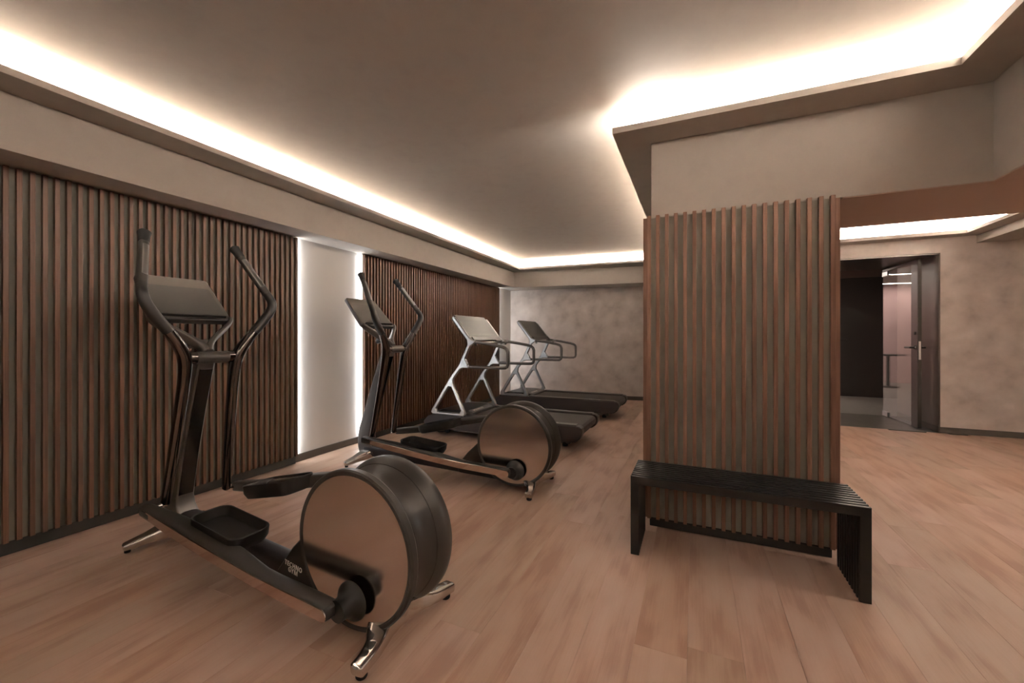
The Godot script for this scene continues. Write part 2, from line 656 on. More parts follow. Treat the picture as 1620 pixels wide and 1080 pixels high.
# ------------------------------------------------------------------ room
func build_room() -> void:
	var w := structure("wall_left", "white wall behind the slat panels, lit at their edges", "wall")
	part(w, "plaster", [slab(Vector3(WALL_X - 0.15, 0, -7.9), Vector3(WALL_X, 2.7, 2.6))], M.white_wall)
	var b := structure("baseboard_left", "dark grey baseboard under the white strips of the slatted wall", "baseboard")
	part(b, "board", [slab(Vector3(WALL_X, 0.003, -3.43), Vector3(WALL_X + 0.01, 0.072, -2.61), 0.002)], M.baseboard)
	part(b, "board", [slab(Vector3(WALL_X, 0.003, -7.44), Vector3(WALL_X + 0.01, 0.072, -6.82), 0.002)], M.baseboard)
	# the back wall is a little out of square
	w = structure("wall_back", "mottled grey concrete wall behind the treadmills", "wall")
	part(w, "plaster", [raised(plan_of([[WALL_X, -7.43], [0.55, -7.876], [0.55, -8.05], [WALL_X, -8.05]]), 0, 2.7)], M.concrete)
	b = structure("baseboard_back", "dark grey baseboard along the concrete wall behind the treadmills", "baseboard")
	part(b, "board", [raised(plan_of([[WALL_X + 0.011, -7.421], [0.549, -7.866], [0.549, -7.875], [WALL_X + 0.011, -7.431]]), 0.003, 0.072)], M.baseboard)
	# thick wall with the doorway
	w = structure("wall_far", "mottled grey concrete wall around the deep doorway", "wall")
	part(w, "plaster", [slab(Vector3(2.69, 0, -7.72), Vector3(4.4, 2.7, -6.6)), slab(Vector3(0.55, 0, -8.05), Vector3(1.5, 2.7, -6.6)), slab(Vector3(1.5, 2.168, -7.72), Vector3(2.69, 2.7, -6.6))], M.concrete)
	b = structure("baseboard_far", "dark grey baseboard along the concrete wall with the doorway", "baseboard")
	part(b, "board", [slab(Vector3(2.68, 0.003, -6.6), Vector3(4.39, 0.072, -6.59), 0.002), slab(Vector3(0.56, 0.003, -6.6), Vector3(1.5, 0.072, -6.59), 0.002)], M.baseboard)
	part(b, "board", [slab(Vector3(2.668, 0.003, -7.7), Vector3(2.678, 0.072, -6.589), 0.002)], M.baseboard)
	w = structure("wall_inner", "plaster wall hidden behind the slatted pillar", "wall")
	part(w, "plaster", [slab(Vector3(0.4, 0, -6.6), Vector3(0.55, 2.7, -3.34)), slab(Vector3(0.4, 0, -7.87), Vector3(0.55, 2.7, -6.6))], M.concrete)
	w = structure("wall_right", "plaster wall closing the open floor beyond the low beam", "wall")
	part(w, "plaster", [slab(Vector3(4.4, 0, -7.72), Vector3(4.55, 2.7, 2.6))], M.concrete)
	w = structure("wall_rear", "plaster wall on the entrance side of the gym", "wall")
	part(w, "plaster", [slab(Vector3(WALL_X - 0.15, 0, 2.45), Vector3(4.55, 2.7, 2.6))], M.concrete)

	var c := structure("ceiling", "plain plaster tray ceiling with dropped beams and cove ledges", "ceiling")
	part(c, "tray_panel", [slab(Vector3(WALL_X - 0.15, CEIL, -8.05), Vector3(4.55, CEIL + 0.15, 2.6))], M.plaster)
	# dropped beams
	part(c, "beam", [slab(Vector3(WALL_X, BEAM_B, -7.6), Vector3(-3.055, CEIL, 2.45))], M.plaster)
	part(c, "beam", [raised(plan_of([[-3.06, -6.925], [-0.24, -7.30], [-0.24, -7.8], [-3.06, -7.5]]), BEAM_B, CEIL)], M.plaster)
	part(c, "beam", [raised(plan_of([[-0.247, -2.65], [1.264, -2.65], [1.264, 2.45], [4.4, 2.45], [4.4, -3.37], [-0.247, -3.37]]), SOFFIT, CEIL)], M.plaster)
	part(c, "soffit_board", [slab(Vector3(0.70, SOFFIT - 0.006, -3.385), Vector3(4.4, SOFFIT, -2.652), 0.001), slab(Vector3(1.266, SOFFIT - 0.006, -2.652), Vector3(4.4, SOFFIT, 2.45), 0.001)], M.soffit)
	part(c, "beam", [slab(Vector3(-0.247, SOFFIT, -7.87), Vector3(0.66, CEIL, -3.37))], M.plaster)
	part(c, "beam", [slab(Vector3(3.006, 2.255, -6.6), Vector3(3.331, CEIL, -3.37))], M.plaster)
	part(c, "beam", [slab(Vector3(3.331, 2.345, -6.6), Vector3(4.4, CEIL, -3.37))], M.plaster)
	part(c, "beam", [slab(Vector3(-3.055, BEAM_B, 2.4), Vector3(1.264, CEIL, 2.45))], M.plaster)
	# cove ledges
	part(c, "ledge", [slab(Vector3(-3.055, LEDGE_B, -6.95), Vector3(-2.838, LEDGE_T, 2.4))], M.plaster)
	part(c, "ledge", [raised(plan_of([[-2.838, -6.70], [-0.444, -6.82], [-0.247, -6.83], [-0.247, -7.29], [-2.838, -6.95]]), LEDGE_B, LEDGE_T)], M.plaster)
	part(c, "ledge", [raised(plan_of([[-0.444, -6.82], [-0.444, -2.431], [1.06, -2.431], [1.06, 2.4], [1.264, 2.4], [1.264, -2.65], [-0.247, -2.65], [-0.247, -6.83]]), LEDGE_B, LEDGE_T)], M.plaster)
	part(c, "ledge", [slab(Vector3(-2.838, LEDGE_B, 2.2), Vector3(1.06, LEDGE_T, 2.4))], M.plaster)
	part(c, "ledge", [slab(Vector3(0.66, LEDGE_B, -6.6), Vector3(3.006, LEDGE_T, -6.41))], M.plaster)
	part(c, "ledge", [slab(Vector3(2.84, LEDGE_B, -6.41), Vector3(3.006, LEDGE_T, -3.56))], M.plaster)
	part(c, "ledge", [slab(Vector3(0.66, LEDGE_B, -3.56), Vector3(3.006, LEDGE_T, -3.37))], M.plaster)
	part(c, "ledge", [slab(Vector3(0.66, LEDGE_B, -6.41), Vector3(0.86, LEDGE_T, -3.56))], M.plaster)


func build_floor() -> void:
	var f := structure("floor", "reddish brown oak plank floor", "floor")
	part(f, "screed", [slab(Vector3(WALL_X - 0.15, -0.12, -8.05), Vector3(4.55, -0.012, 2.6))], M.plinth)
	var rng := RandomNumberGenerator.new()
	rng.seed = 4
	var pitch := 0.185
	var long := 1.5
	var meshes := {}
	var x := WALL_X
	var row := 0
	while x < 4.4:
		var wide := minf(pitch, 4.4 - x)
		var z := 2.45 - rng.randf_range(0.2, 1.0) * long
		var last := 2.45
		var mid := x + wide / 2.0
		var end := -7.8 if mid < 0.45 else -6.6
		while last > end:
			var a := maxf(z, end)
			if last - a < 0.12 and a <= end + 0.001:
				break
			var key := "%.3f_%.3f" % [wide, last - a]
			if not meshes.has(key):
				meshes[key] = mesh_of([box_at(Vector3(wide - 0.0004, 0.012, last - a - 0.0004), Vector3.ZERO, 0.0006)])
			part_mesh(f, "plank", meshes[key], M.planks[rng.randi() % 8], Vector3(mid, -0.006, (a + last) / 2.0))
			last = a
			z -= long
		x += pitch
		row += 1
	part(f, "threshold", [slab(Vector3(1.5, -0.012, -7.72), Vector3(2.69, -0.0005, -6.6))], M.grey_floor)


# Slats 20 mm wide on a grey-green board, with a dark plinth below.
func slat_board(t: Node3D, z_from: float, z_to: float, s: int) -> void:
	var lo := minf(z_from, z_to)
	var hi := maxf(z_from, z_to)
	part(t, "backing_board", [slab(Vector3(WALL_X + 0.022, 0.072, lo + 0.004), Vector3(WALL_X + 0.030, 2.058, hi - 0.004))], M.dimmed_wall_backing)
	part(t, "plinth", [slab(Vector3(WALL_X + 0.0215, 0.003, lo + 0.004), Vector3(WALL_X + 0.031, 0.071, hi - 0.004), 0.001)], M.plinth)
	var rng := RandomNumberGenerator.new()
	rng.seed = s
	var n := int(round((hi - lo - 0.0205) / 0.048))
	var pitch := (hi - lo - 0.0205) / n
	var one := mesh_of([box_at(Vector3(0.025, 1.985, 0.0205), Vector3.ZERO, 0.0012)])
	for k in n + 1:
		part_mesh(t, "slat", one, M.dimmed_wall_slats[rng.randi() % 5], Vector3(WALL_X + 0.0425, 0.072 + 0.9925, lo + 0.01025 + pitch * k))


func build_slat_panels() -> void:
	var t := thing("slat_panel", "long brown slat panel behind the first elliptical trainer", "wall panel", "slat panels on the long wall")
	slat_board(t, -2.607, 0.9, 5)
	t = thing("slat_panel", "brown slat panel behind the treadmills, between two white wall strips", "wall panel", "slat panels on the long wall")
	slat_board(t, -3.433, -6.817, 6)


func build_pillar() -> void:
	var t := thing("slat_pillar", "square pillar clad in brown vertical slats behind the bench", "pillar")
	var lo := Vector3(-0.268, 0.05, -3.35)
	var hi := Vector3(0.664, SOFFIT, -2.65)
	part(t, "core", [slab(lo, hi - Vector3(0, 0.001, 0))], M.backing)
	part(t, "plinth", [slab(Vector3(-0.255, 0.003, -3.337), Vector3(0.652, 0.05, -2.637), 0.001)], M.plinth)
	var rng := RandomNumberGenerator.new()
	rng.seed = 9
	var height := 1.845
	var front := mesh_of([box_at(Vector3(0.0205, height, 0.027), Vector3.ZERO, 0.0012)])
	var flank := mesh_of([box_at(Vector3(0.027, height, 0.0205), Vector3.ZERO, 0.0012)])
	var y := 0.05 + height / 2.0
	for k in 19:
		var x := -0.258 + (0.654 + 0.258) * k / 18.0
		part_mesh(t, "slat", front, M.slats[rng.randi() % 5], Vector3(x, y, hi.z + 0.0135))
		part_mesh(t, "slat", front, M.slats[rng.randi() % 5], Vector3(x, y, lo.z - 0.0135))
	for k in 14:
		var z := -2.662 - (3.338 - 2.662) * k / 13.0
		part_mesh(t, "slat", flank, M.slats[rng.randi() % 5], Vector3(lo.x - 0.0135, y - 0.005, z))
		part_mesh(t, "slat", flank, M.slats[rng.randi() % 5], Vector3(hi.x + 0.0135, y - 0.005, z))


func build_doorway() -> void:
	# room beyond the doorway
	var f := structure("floor_corridor", "pale grey floor of the corridor beyond the doorway", "floor")
	part(f, "tiles", [slab(Vector3(-1.0, -0.05, -13.2), Vector3(4.4, -0.001, -7.72))], M.pale_floor)
	var c := structure("ceiling_corridor", "dark ceiling of the corridor beyond the doorway", "ceiling")
	part(c, "panel", [slab(Vector3(-1.0, 2.45, -13.2), Vector3(4.4, 2.55, -7.72))], M.plaster)
	part(c, "lintel_lining", [slab(Vector3(1.5, 2.15, -7.72), Vector3(2.678, 2.167, -6.61))], M.dark_steel)
	var w := structure("wall_corridor", "pinkish wall of the corridor beyond the doorway", "wall")
	part(w, "plaster", [slab(Vector3(-1.0, 0, -13.2), Vector3(4.4, 2.5, -13.05)), slab(Vector3(-1.15, 0, -13.2), Vector3(-1.0, 2.5, -8.05)), slab(Vector3(4.4, 0, -13.2), Vector3(4.55, 2.5, -7.72))], M.pink)
	part(w, "plaster", [slab(Vector3(-1.15, 0, -8.2), Vector3(1.5, 2.5, -8.05))], M.pink)
	part(w, "reveal_lining", [slab(Vector3(2.678, 0.0, -7.72), Vector3(2.692, 2.167, -6.604))], M.dark_steel)
	# black panel and door opposite
	w = structure("door_2", "black flush door in a black panel beyond the doorway", "door")
	part(w, "panel", [slab(Vector3(1.75, 0.002, -9.98), Vector3(4.39, 2.289, -9.92), 0.002)], M.black_door)
	part(w, "lintel", [slab(Vector3(1.75, 2.29, -10.0), Vector3(4.39, 2.45, -9.9))], M.dark_steel)
	part(w, "handle", [tube([Vector3(2.5, 1.1, -9.86), Vector3(2.66, 1.1, -9.86)], 0.011), tube([Vector3(2.64, 1.1, -9.92), Vector3(2.64, 1.1, -9.86)], 0.011)], M.satin_black)
	# table seen by reflection in the glass door
	var t := thing("side_table", "small round table in the corridor beyond the doorway", "table")
	t.position = Vector3(0.6, 0, -12.0)
	part(t, "table_top", [turned_up([[0.72, 0.30], [0.75, 0.31], [0.755, 0.30]])], M.satin_black)
	part(t, "leg", [turned_up([[0.0, 0.2], [0.015, 0.2], [0.03, 0.03], [0.70, 0.03], [0.719, 0.08]])], M.satin_black)
	var g := "corridor light strips"
	light_strip("light strip along the corridor ceiling beyond the doorway", Vector3(-0.8, 2.44, -12.6), Vector3(4.2, 2.44, -12.6), Vector3.DOWN, 0.05, 0.8, Color(1, 0.93, 0.88), g)
	light_strip("light strip on the corridor ceiling just inside the doorway", Vector3(-0.8, 2.44, -9.2), Vector3(2.1, 2.44, -9.2), Vector3.DOWN, 0.05, 0.35, Color(1, 0.93, 0.88), g)
	light_strip("light strip across the corridor ceiling nearer the doorway", Vector3(-0.8, 2.44, -10.8), Vector3(1.6, 2.44, -10.8), Vector3.DOWN, 0.05, 0.8, Color(1, 0.93, 0.88), g)
	# glass door, pivoted at the far end of the deep doorway and opened against its side
	var d := structure("door_1", "open glass door with a dark metal stile and lever handle", "door")
	d.position = Vector3(2.516, 0, -7.70)
	d.rotation.y = atan2(0.041, 0.953)
	part(d, "pane", [slab(Vector3(-0.006, 0.012, 0.0), Vector3(0.006, 2.10, 0.80), 0.001)], M.glass)
	var st := part(d, "stile", [slab(Vector3(-0.02, 0.012, 0.80), Vector3(0.02, 2.13, 0.955), 0.003)], M.door_metal)
	part(d, "top_rail", [slab(Vector3(-0.012, 2.10, 0.0), Vector3(0.012, 2.13, 0.80), 0.002)], M.door_metal)
	for q in [[0.008, 0.075], [2.03, 2.095]]:
		part(d, "pivot_fitting", [slab(Vector3(-0.016, q[0], -0.002), Vector3(0.016, q[1], 0.16), 0.003)], M.silver)
	part(st, "lock_plate", [slab(Vector3(-0.012, 0.87, 0.9551), Vector3(0.012, 1.10, 0.9585), 0.001)], M.chrome)
	for s in [-1, 1]:
		part(st, "lever_handle", [tube([Vector3(0.019 * s, 1.02, 0.90), Vector3(0.07 * s, 1.02, 0.90)], 0.013), tube([Vector3(0.07 * s, 1.02, 0.905), Vector3(0.07 * s, 1.02, 0.78)], 0.013), tube([Vector3(0.018 * s, 1.02, 0.90), Vector3(0.025 * s, 1.02, 0.90)], 0.026, 20)], M.satin_black)
	part(st, "keyhole_cover", [tube([Vector3(-0.019, 1.20, 0.90), Vector3(-0.025, 1.20, 0.90)], 0.02, 20)], M.satin_black)


# Profile of [height, radius] turned round the upright axis.
func turned_up(profile: Array, n := 32) -> Array:
	var s := lathe(profile, Vector3.ZERO, n)
	var v: PackedVector3Array = s[0]
	for i in v.size():
		v[i] = Vector3(v[i].x, v[i].z, v[i].y)
	return [v, s[1]]


# ------------------------------------------------------------------ bench: ten bent bars side by side
func build_bench() -> void:
	var t := thing("bench", "black slatted bench with straight legs in front of the pillar", "bench")
	var x0 := -0.315
	var x1 := 0.697
	var h := 0.416
	var k := 0.042
	t.position = Vector3((x0 + x1) / 2.0, 0, -2.41)
	var l := (x1 - x0) / 2.0
	var outline := plan_of([[-l, 0.0], [-l, h], [l, h], [l, 0.0], [l - k, 0.0], [l - k, h - k], [-l + k, h - k], [-l + k, 0.0]])
	var bar := mesh_of([plate(outline, [], -0.010, 0.010, 0.0015)])
	var n := 10
	for i in n:
		part_mesh(t, "slat", bar, M.bench, Vector3(0, 0.001, 0.1485 - 0.297 * i / (n - 1.0)))
	for x in [-l + 0.15, 0.0, l - 0.15]:
		part(t, "cross_rod", [tube([Vector3(x, h - 0.02, 0.145), Vector3(x, h - 0.02, -0.145)], 0.008, 8)], M.bench)
	for x in [-l + 0.021, l - 0.021]:
		for y in [0.06, 0.2]:
			part(t, "cross_rod", [tube([Vector3(x, y, 0.145), Vector3(x, y, -0.145)], 0.008, 8)], M.bench)


# ------------------------------------------------------------------ elliptical trainer
# s from the rear feet to the front, y up, w to the side that faces the open floor end of the row
func v3(s: float, y: float, w: float) -> Vector3:
	return Vector3(s, y, -w)


func make_elliptical() -> Node3D:
	var t := thing("elliptical_trainer", "elliptical trainer", "elliptical trainer")
	var hub := v3(0.162, 0.338, 0)
	# drum housing like a spool
	var prof := [[-0.122, 0.284], [-0.127, 0.290], [-0.127, 0.300], [-0.120, 0.306], [-0.098, 0.306], [-0.088, 0.300], [-0.070, 0.270], [-0.044, 0.250], [-0.014, 0.249], [0.018, 0.262], [0.045, 0.281], [0.0455, 0.2795], [0.047, 0.2795], [0.0475, 0.283], [0.072, 0.301], [0.092, 0.306], [0.112, 0.304], [0.124, 0.296], [0.126, 0.288], [0.122, 0.284]]
	part(t, "drum_housing", [lathe(prof, hub, 96)], M.anthracite, 30.0)
	for s in [-1, 1]:
		var disc := part(t, "mirror_disc", [lathe([[0.1215 * s, 0.2838], [0.1235 * s, 0.2835], [0.1237 * s, 0.282]], hub, 96)], M.mirror, 20.0)
		disc.set_meta("label", "round mirrored side of the drum")
	# base: low beam, bracket, feet
	var beam := []
	for q in [[1.70, 0.105, 0.060, 0.055], [1.40, 0.105, 0.060, 0.050], [0.95, 0.090, 0.052, 0.046], [0.50, 0.078, 0.050, 0.042], [0.10, 0.080, 0.046, 0.040]]:
		beam.append([v3(q[0], q[1], 0), q[2], q[3]])
	part(t, "base_beam", [sweep(curve(beam, 4), Vector3(0, 0, 1), 20, 3.2)], M.skirt)
	var br := part(t, "bracket", [plate(plan_of([[0.585, 0.225], [0.69, 0.10], [0.66, 0.055], [0.30, 0.045], [0.25, 0.30], [0.44, 0.36]]), [], -0.078, 0.078, 0.006)], M.satin_black)
	var facing := Basis(Vector3(-1, 0, 0), Vector3(0, 1, 0), Vector3(0, 0, -1))
	lettering(br, "TECHNO\nGYM", 0.030, Vector3(0.575, 0.135, -0.0785), facing * Basis(Vector3(0, 0, 1), -0.12), M.print_white)
	var ff := part(t, "front_foot", [sweep(curve([[v3(1.735, 0.034, 0.245), 0.027, 0.019], [v3(1.71, 0.052, 0.16), 0.038, 0.027], [v3(1.68, 0.075, 0.07), 0.062, 0.042], [v3(1.67, 0.080, 0.0), 0.072, 0.048], [v3(1.68, 0.075, -0.07), 0.062, 0.042], [v3(1.71, 0.052, -0.16), 0.038, 0.027], [v3(1.735, 0.034, -0.245), 0.027, 0.019]], 6), Vector3(1, 0, 0), 18, 3.0)], M.chrome)
	var rf := part(t, "rear_foot", [sweep(curve([[v3(-0.022, 0.042, 0.262), 0.028, 0.020], [v3(-0.018, 0.047, 0.22), 0.028, 0.022], [v3(0.000, 0.050, 0.16), 0.034, 0.026], [v3(0.040, 0.064, 0.08), 0.055, 0.042], [v3(0.055, 0.072, 0.0), 0.065, 0.048], [v3(0.040, 0.064, -0.08), 0.055, 0.042], [v3(0.000, 0.050, -0.16), 0.034, 0.026], [v3(-0.018, 0.047, -0.22), 0.028, 0.022], [v3(-0.022, 0.042, -0.262), 0.028, 0.020]], 6), Vector3(1, 0, 0), 24, 4.5)], M.chrome)
	for s in [-1, 1]:
		part(ff, "rubber_pad", [tube([v3(1.735, 0.001, 0.232 * s), v3(1.735, 0.018, 0.232 * s)], 0.014, 16)], M.rubber)
		part(rf, "rubber_pad", [tube([v3(-0.018, 0.006, 0.238 * s), v3(-0.018, 0.026, 0.238 * s)], 0.020, 20)], M.rubber)
	# column
	var rings := []
	var panel := []
	for q in [[0.085, 1.575, 1.755, 0.060], [0.105, 1.585, 1.770, 0.060], [0.14, 1.612, 1.786, 0.054], [0.19, 1.645, 1.793, 0.049], [0.24, 1.653, 1.791, 0.046], [0.31, 1.636, 1.778, 0.045], [0.49, 1.590, 1.713, 0.044], [0.74, 1.515, 1.622, 0.043], [0.97, 1.438, 1.532, 0.042], [1.035, 1.412, 1.500, 0.042], [1.065, 1.415, 1.478, 0.038]]:
		var ring := []
		for p in rounded((q[2] - q[1]) / 2.0, q[3], 0.014, 4):
			ring.append(v3((q[1] + q[2]) / 2.0 + p.x, q[0], p.y))
		rings.append(ring)
		if q[0] > 0.2 and q[0] < 1.03:
			var strip := []
			for p in rounded(0.003, q[3] - 0.009, 0.002, 2):
				strip.append(v3(q[1] - 0.0008 + p.x, q[0] + 0.01, p.y))
			panel.append(strip)
	var col := part(t, "column", [loft(rings)], M.grey_metal)
	col.set_meta("label", "tall grey metal column")
	part(col, "front_panel", [loft(panel)], M.gloss_black)
	part(t, "cross_tube", [sweep([[v3(1.38, 1.046, 0.078), 0.033, 0.033], [v3(1.38, 1.046, -0.078), 0.033, 0.033]], Vector3(0, 1, 0), 24, 2.0, false), slab(v3(1.38, 1.02, 0.036), v3(1.46, 1.08, -0.036), 0.012)], M.anthracite)
	# pedal bars with cranks
	for s in [-1, 1]:
		var near: bool = s == 1
		var pin := v3(0.133, 0.163, 0.145) if near else v3(0.191, 0.513, -0.145)
		var cr := part(t, "crank", [lathe([[-0.022 * s, 0.074], [-0.027 * s, 0.073], [-0.034 * s, 0.066], [-0.044 * s, 0.054], [-0.056 * s, 0.044], [-0.075 * s, 0.040], [-0.094 * s, 0.040]], pin + Vector3(0, 0, 0.022 * s), 40)], M.satin_black)
		cr.set_meta("label", "black round crank cover")
		var mid := []
		if near:
			mid = [[1.54, 0.264], [1.25, 0.238], [1.037, 0.217], [0.78, 0.196], [0.559, 0.180], [0.36, 0.174], [0.25, 0.172], [0.150, 0.168]]
		else:
			mid = [[1.55, 0.242], [1.25, 0.292], [1.05, 0.336], [0.80, 0.398], [0.55, 0.450], [0.36, 0.487], [0.27, 0.502], [0.205, 0.512]]
		var pts := []
		for q in mid:
			var swell := smoothstep(0.62, 0.82, q[0]) * smoothstep(1.42, 1.2, q[0])
			pts.append([v3(q[0], q[1] + 0.004 * swell, (0.226 - 0.012 * swell) * s), (0.036 if q[0] < 1.5 else 0.030) + 0.012 * swell, 0.028 + 0.006 * swell])
		var bar := part(t, "pedal_bar", [sweep(curve(pts, 3), Vector3(0, 0, 1), 20, 3.6)], M.anthracite)
		var ring_set := []
		for k in mid.size():
			if k == 0:
				continue
			var hgt := 0.0235
			var r := []
			for p in [[-hgt, 0.2605], [hgt, 0.2605], [hgt - 0.002, 0.2635], [-hgt + 0.002, 0.2635]]:
				r.append(v3(mid[k][0], mid[k][1] + p[0], p[1] * s))
			ring_set.append(r)
		# rounded rear end
		var last: Array = mid[-1]
		for q in [[0.008, 0.018], [0.014, 0.012], [0.017, 0.004]]:
			var r := []
			for p in [[-q[1], 0.2605], [q[1], 0.2605], [q[1] - 0.001, 0.2635], [-q[1] + 0.001, 0.2635]]:
				r.append(v3(last[0] - q[0], last[1] + p[0], p[1] * s))
			ring_set.append(r)
		var front: Array = mid[0]
		var tip := []
		for p in [[-0.016, 0.254], [0.016, 0.254], [0.015, 0.2565], [-0.015, 0.2565]]:
			tip.append(v3(front[0] - 0.03, front[1] + p[0], p[1] * s))
		ring_set.push_front(tip)
		var sp := part(bar, "side_plate", [loft(ring_set)], M.bronze_mirror, 25.0)
		sp.set_meta("label", "polished reflecting plate along the bar")
		# foot plate: a dish beside the bar
		var a := atan(0.078) if near else -atan(0.235)
		var at := v3(0.985, 0.250, 0.120) if near else v3(0.985, 0.374, -0.120)
		var loops := []
		for q in [[0.150, 0.062, -0.046, 0.03], [0.176, 0.080, -0.040, 0.04], [0.192, 0.092, -0.012, 0.05], [0.195, 0.094, 0.026, 0.052], [0.192, 0.091, 0.030, 0.05], [0.186, 0.086, 0.028, 0.048], [0.178, 0.078, -0.016, 0.042], [0.170, 0.070, -0.020, 0.04]]:
			var r := []
			for p in rounded(q[0], q[1], q[3], 6):
				var x: float = p.x
				var y: float = q[2]
				r.append(at + v3(x * cos(a) - y * sin(a), x * sin(a) + y * cos(a), p.y))
			loops.append(r)
		var ped := part(bar, "pedal", [loft(loops)], M.satin_black)
		ped.set_meta("label", "black dished foot plate")
	# handlebars
	for s in [-1, 1]:
		var low := v3(1.507, 0.280, 0.157) if s == 1 else v3(1.540, 0.250, -0.157)
		var hb := part(t, "handlebar", [sweep(curve([[low, 0.023, 0.019], [low.lerp(v3(1.385, 1.0, 0.115 * s), 0.5), 0.029, 0.023], [v3(1.40, 0.93, 0.122 * s), 0.033, 0.025], [v3(1.378, 1.045, 0.130 * s), 0.037, 0.028], [v3(1.362, 1.12, 0.165 * s), 0.033, 0.026], [v3(1.352, 1.19, 0.212 * s), 0.028, 0.023]], 6), Vector3(1, 0, 0), 18, 2.6), sweep([[v3(1.38, 1.046, 0.078 * s), 0.033, 0.033], [v3(1.38, 1.05, 0.135 * s), 0.030, 0.028]], Vector3(0, 1, 0), 20, 2.0)], M.dark_chrome)
		hb.set_meta("label", "polished dark metal lever with black grip")
		part(hb, "sleeve", [sweep(curve([[v3(1.352, 1.185, 0.210 * s), 0.0295, 0.0245], [v3(1.344, 1.27, 0.274 * s), 0.029, 0.024], [v3(1.340, 1.325, 0.306 * s), 0.027, 0.023], [v3(1.350, 1.372, 0.314 * s), 0.024, 0.022], [v3(1.382, 1.42, 0.304 * s), 0.0215, 0.020]], 6), Vector3(1, 0, 0), 18, 2.6, false)], M.satin_black)
		var g0 := v3(1.380, 1.417, 0.305 * s)
		var g1 := v3(1.572, 1.700, 0.222 * s)
		part(hb, "grip", [sweep([[g0, 0.022, 0.0215], [g0.lerp(g1, 0.5), 0.021, 0.022], [g0.lerp(g1, 0.86), 0.020, 0.022]], Vector3(1, 0, 0), 18, 2.6)], M.anthracite)
		part(hb, "contact_plate", [sweep([[g0.lerp(g1, 0.14) + Vector3(-0.0045, 0.003, 0.002 * s), 0.0185, 0.017], [g0.lerp(g1, 0.72) + Vector3(-0.0045, 0.003, 0.002 * s), 0.0175, 0.017]], Vector3(1, 0, 0), 16, 2.6)], M.silver)
		part(hb, "grip_cap", [sweep(curve([[g0.lerp(g1, 0.80), 0.0215, 0.0225], [g0.lerp(g1, 0.92), 0.0225, 0.024], [g1, 0.028, 0.029]], 4), Vector3(1, 0, 0), 18, 2.4)], M.rubber)
		part(hb, "pivot_bolt", [tube([low + Vector3(-0.015, 0, 0.0), low + Vector3(0.02, 0.0, 0.0)], 0.013, 16), tube([low, low + v3(0.0, -0.01, 0.05 * s)], 0.011, 16)], M.chrome)
	# console
	var c0 := v3(1.573, 1.258, 0)
	var u := v3(0.671, 0.742, 0)
	var n := v3(-0.742, 0.671, 0)
	var side := Vector3(0, 0, 1)
	var con := part(t, "console", [slant(c0, u, n, side, [[0.0, 0.342, 0.205, 0.176, -0.030, 0.016], [0.0, 0.342, 0.207, 0.178, -0.026, 0.018], [0.0, 0.342, 0.207, 0.178, -0.002, 0.018], [0.002, 0.340, 0.205, 0.176, 0.0, 0.017]])], M.grey_metal)
	part(con, "screen", [slant(c0, u, n, side, [[0.006, 0.336, 0.200, 0.171, 0.0003, 0.014], [0.007, 0.335, 0.199, 0.170, 0.0022, 0.014]])], M.screen)
	part(con, "display", [slant(c0, u, n, side, [[0.040, 0.262, 0.182, 0.162, 0.0023, 0.003], [0.041, 0.261, 0.181, 0.161, 0.0028, 0.003]])], M.display)
	part(con, "shelf", [sweep([[c0 - n * 0.004 - u * 0.008 + side * 0.196, 0.020, 0.011], [c0 - n * 0.004 - u * 0.008 - side * 0.196, 0.020, 0.011]], n, 14, 3.0), sweep([[c0 + n * 0.018 + u * 0.012 + side * 0.17, 0.010, 0.005], [c0 + n * 0.018 + u * 0.012 - side * 0.17, 0.010, 0.005]], n, 10, 3.0)], M.satin_black)
	var fork := []
	for s in [-1, 1]:
		fork.append(sweep(curve([[v3(1.425, 1.075, 0.006 * s), 0.030, 0.020], [v3(1.452, 1.108, 0.022 * s), 0.030, 0.018], [v3(1.492, 1.155, 0.075 * s), 0.030, 0.014], [v3(1.548, 1.228, 0.172 * s), 0.028, 0.013], [v3(1.580, 1.262, 0.198 * s), 0.024, 0.012]], 5), v3(0.742, -0.671, 0), 16, 3.0))
	fork.append(sweep([[v3(1.415, 1.062, 0), 0.022, 0.030], [v3(1.470, 1.128, 0), 0.020, 0.034]], v3(0.742, -0.671, 0), 16, 3.4))
	part(con, "fork", fork, M.grey_metal)
	part(con, "knob", [tube([v3(1.52, 1.13, 0.02), v3(1.575, 1.115, 0.02)], 0.024, 20)], M.satin_black)
	return t


# Rings of a tilted slab: [from, to along u, half width at from, at to, along n, corner radius]
func slant(o: Vector3, u: Vector3, n: Vector3, side: Vector3, rows: Array) -> Array:
	var rings := []
	for q in rows:
		var mid: float = (q[0] + q[1]) / 2.0
		var half: float = (q[1] - q[0]) / 2.0
		var r := []
		for p in rounded(half, 0.5 * (q[2] + q[3]), q[5], 5):
			var f: float = (p.x + half) / (2.0 * half)
			var k: float = lerpf(q[2], q[3], f) / (0.5 * (q[2] + q[3]))
			r.append(o + u * (mid + p.x) + side * p.y * k + n * q[4])
		rings.append(r)
	return loft(rings)


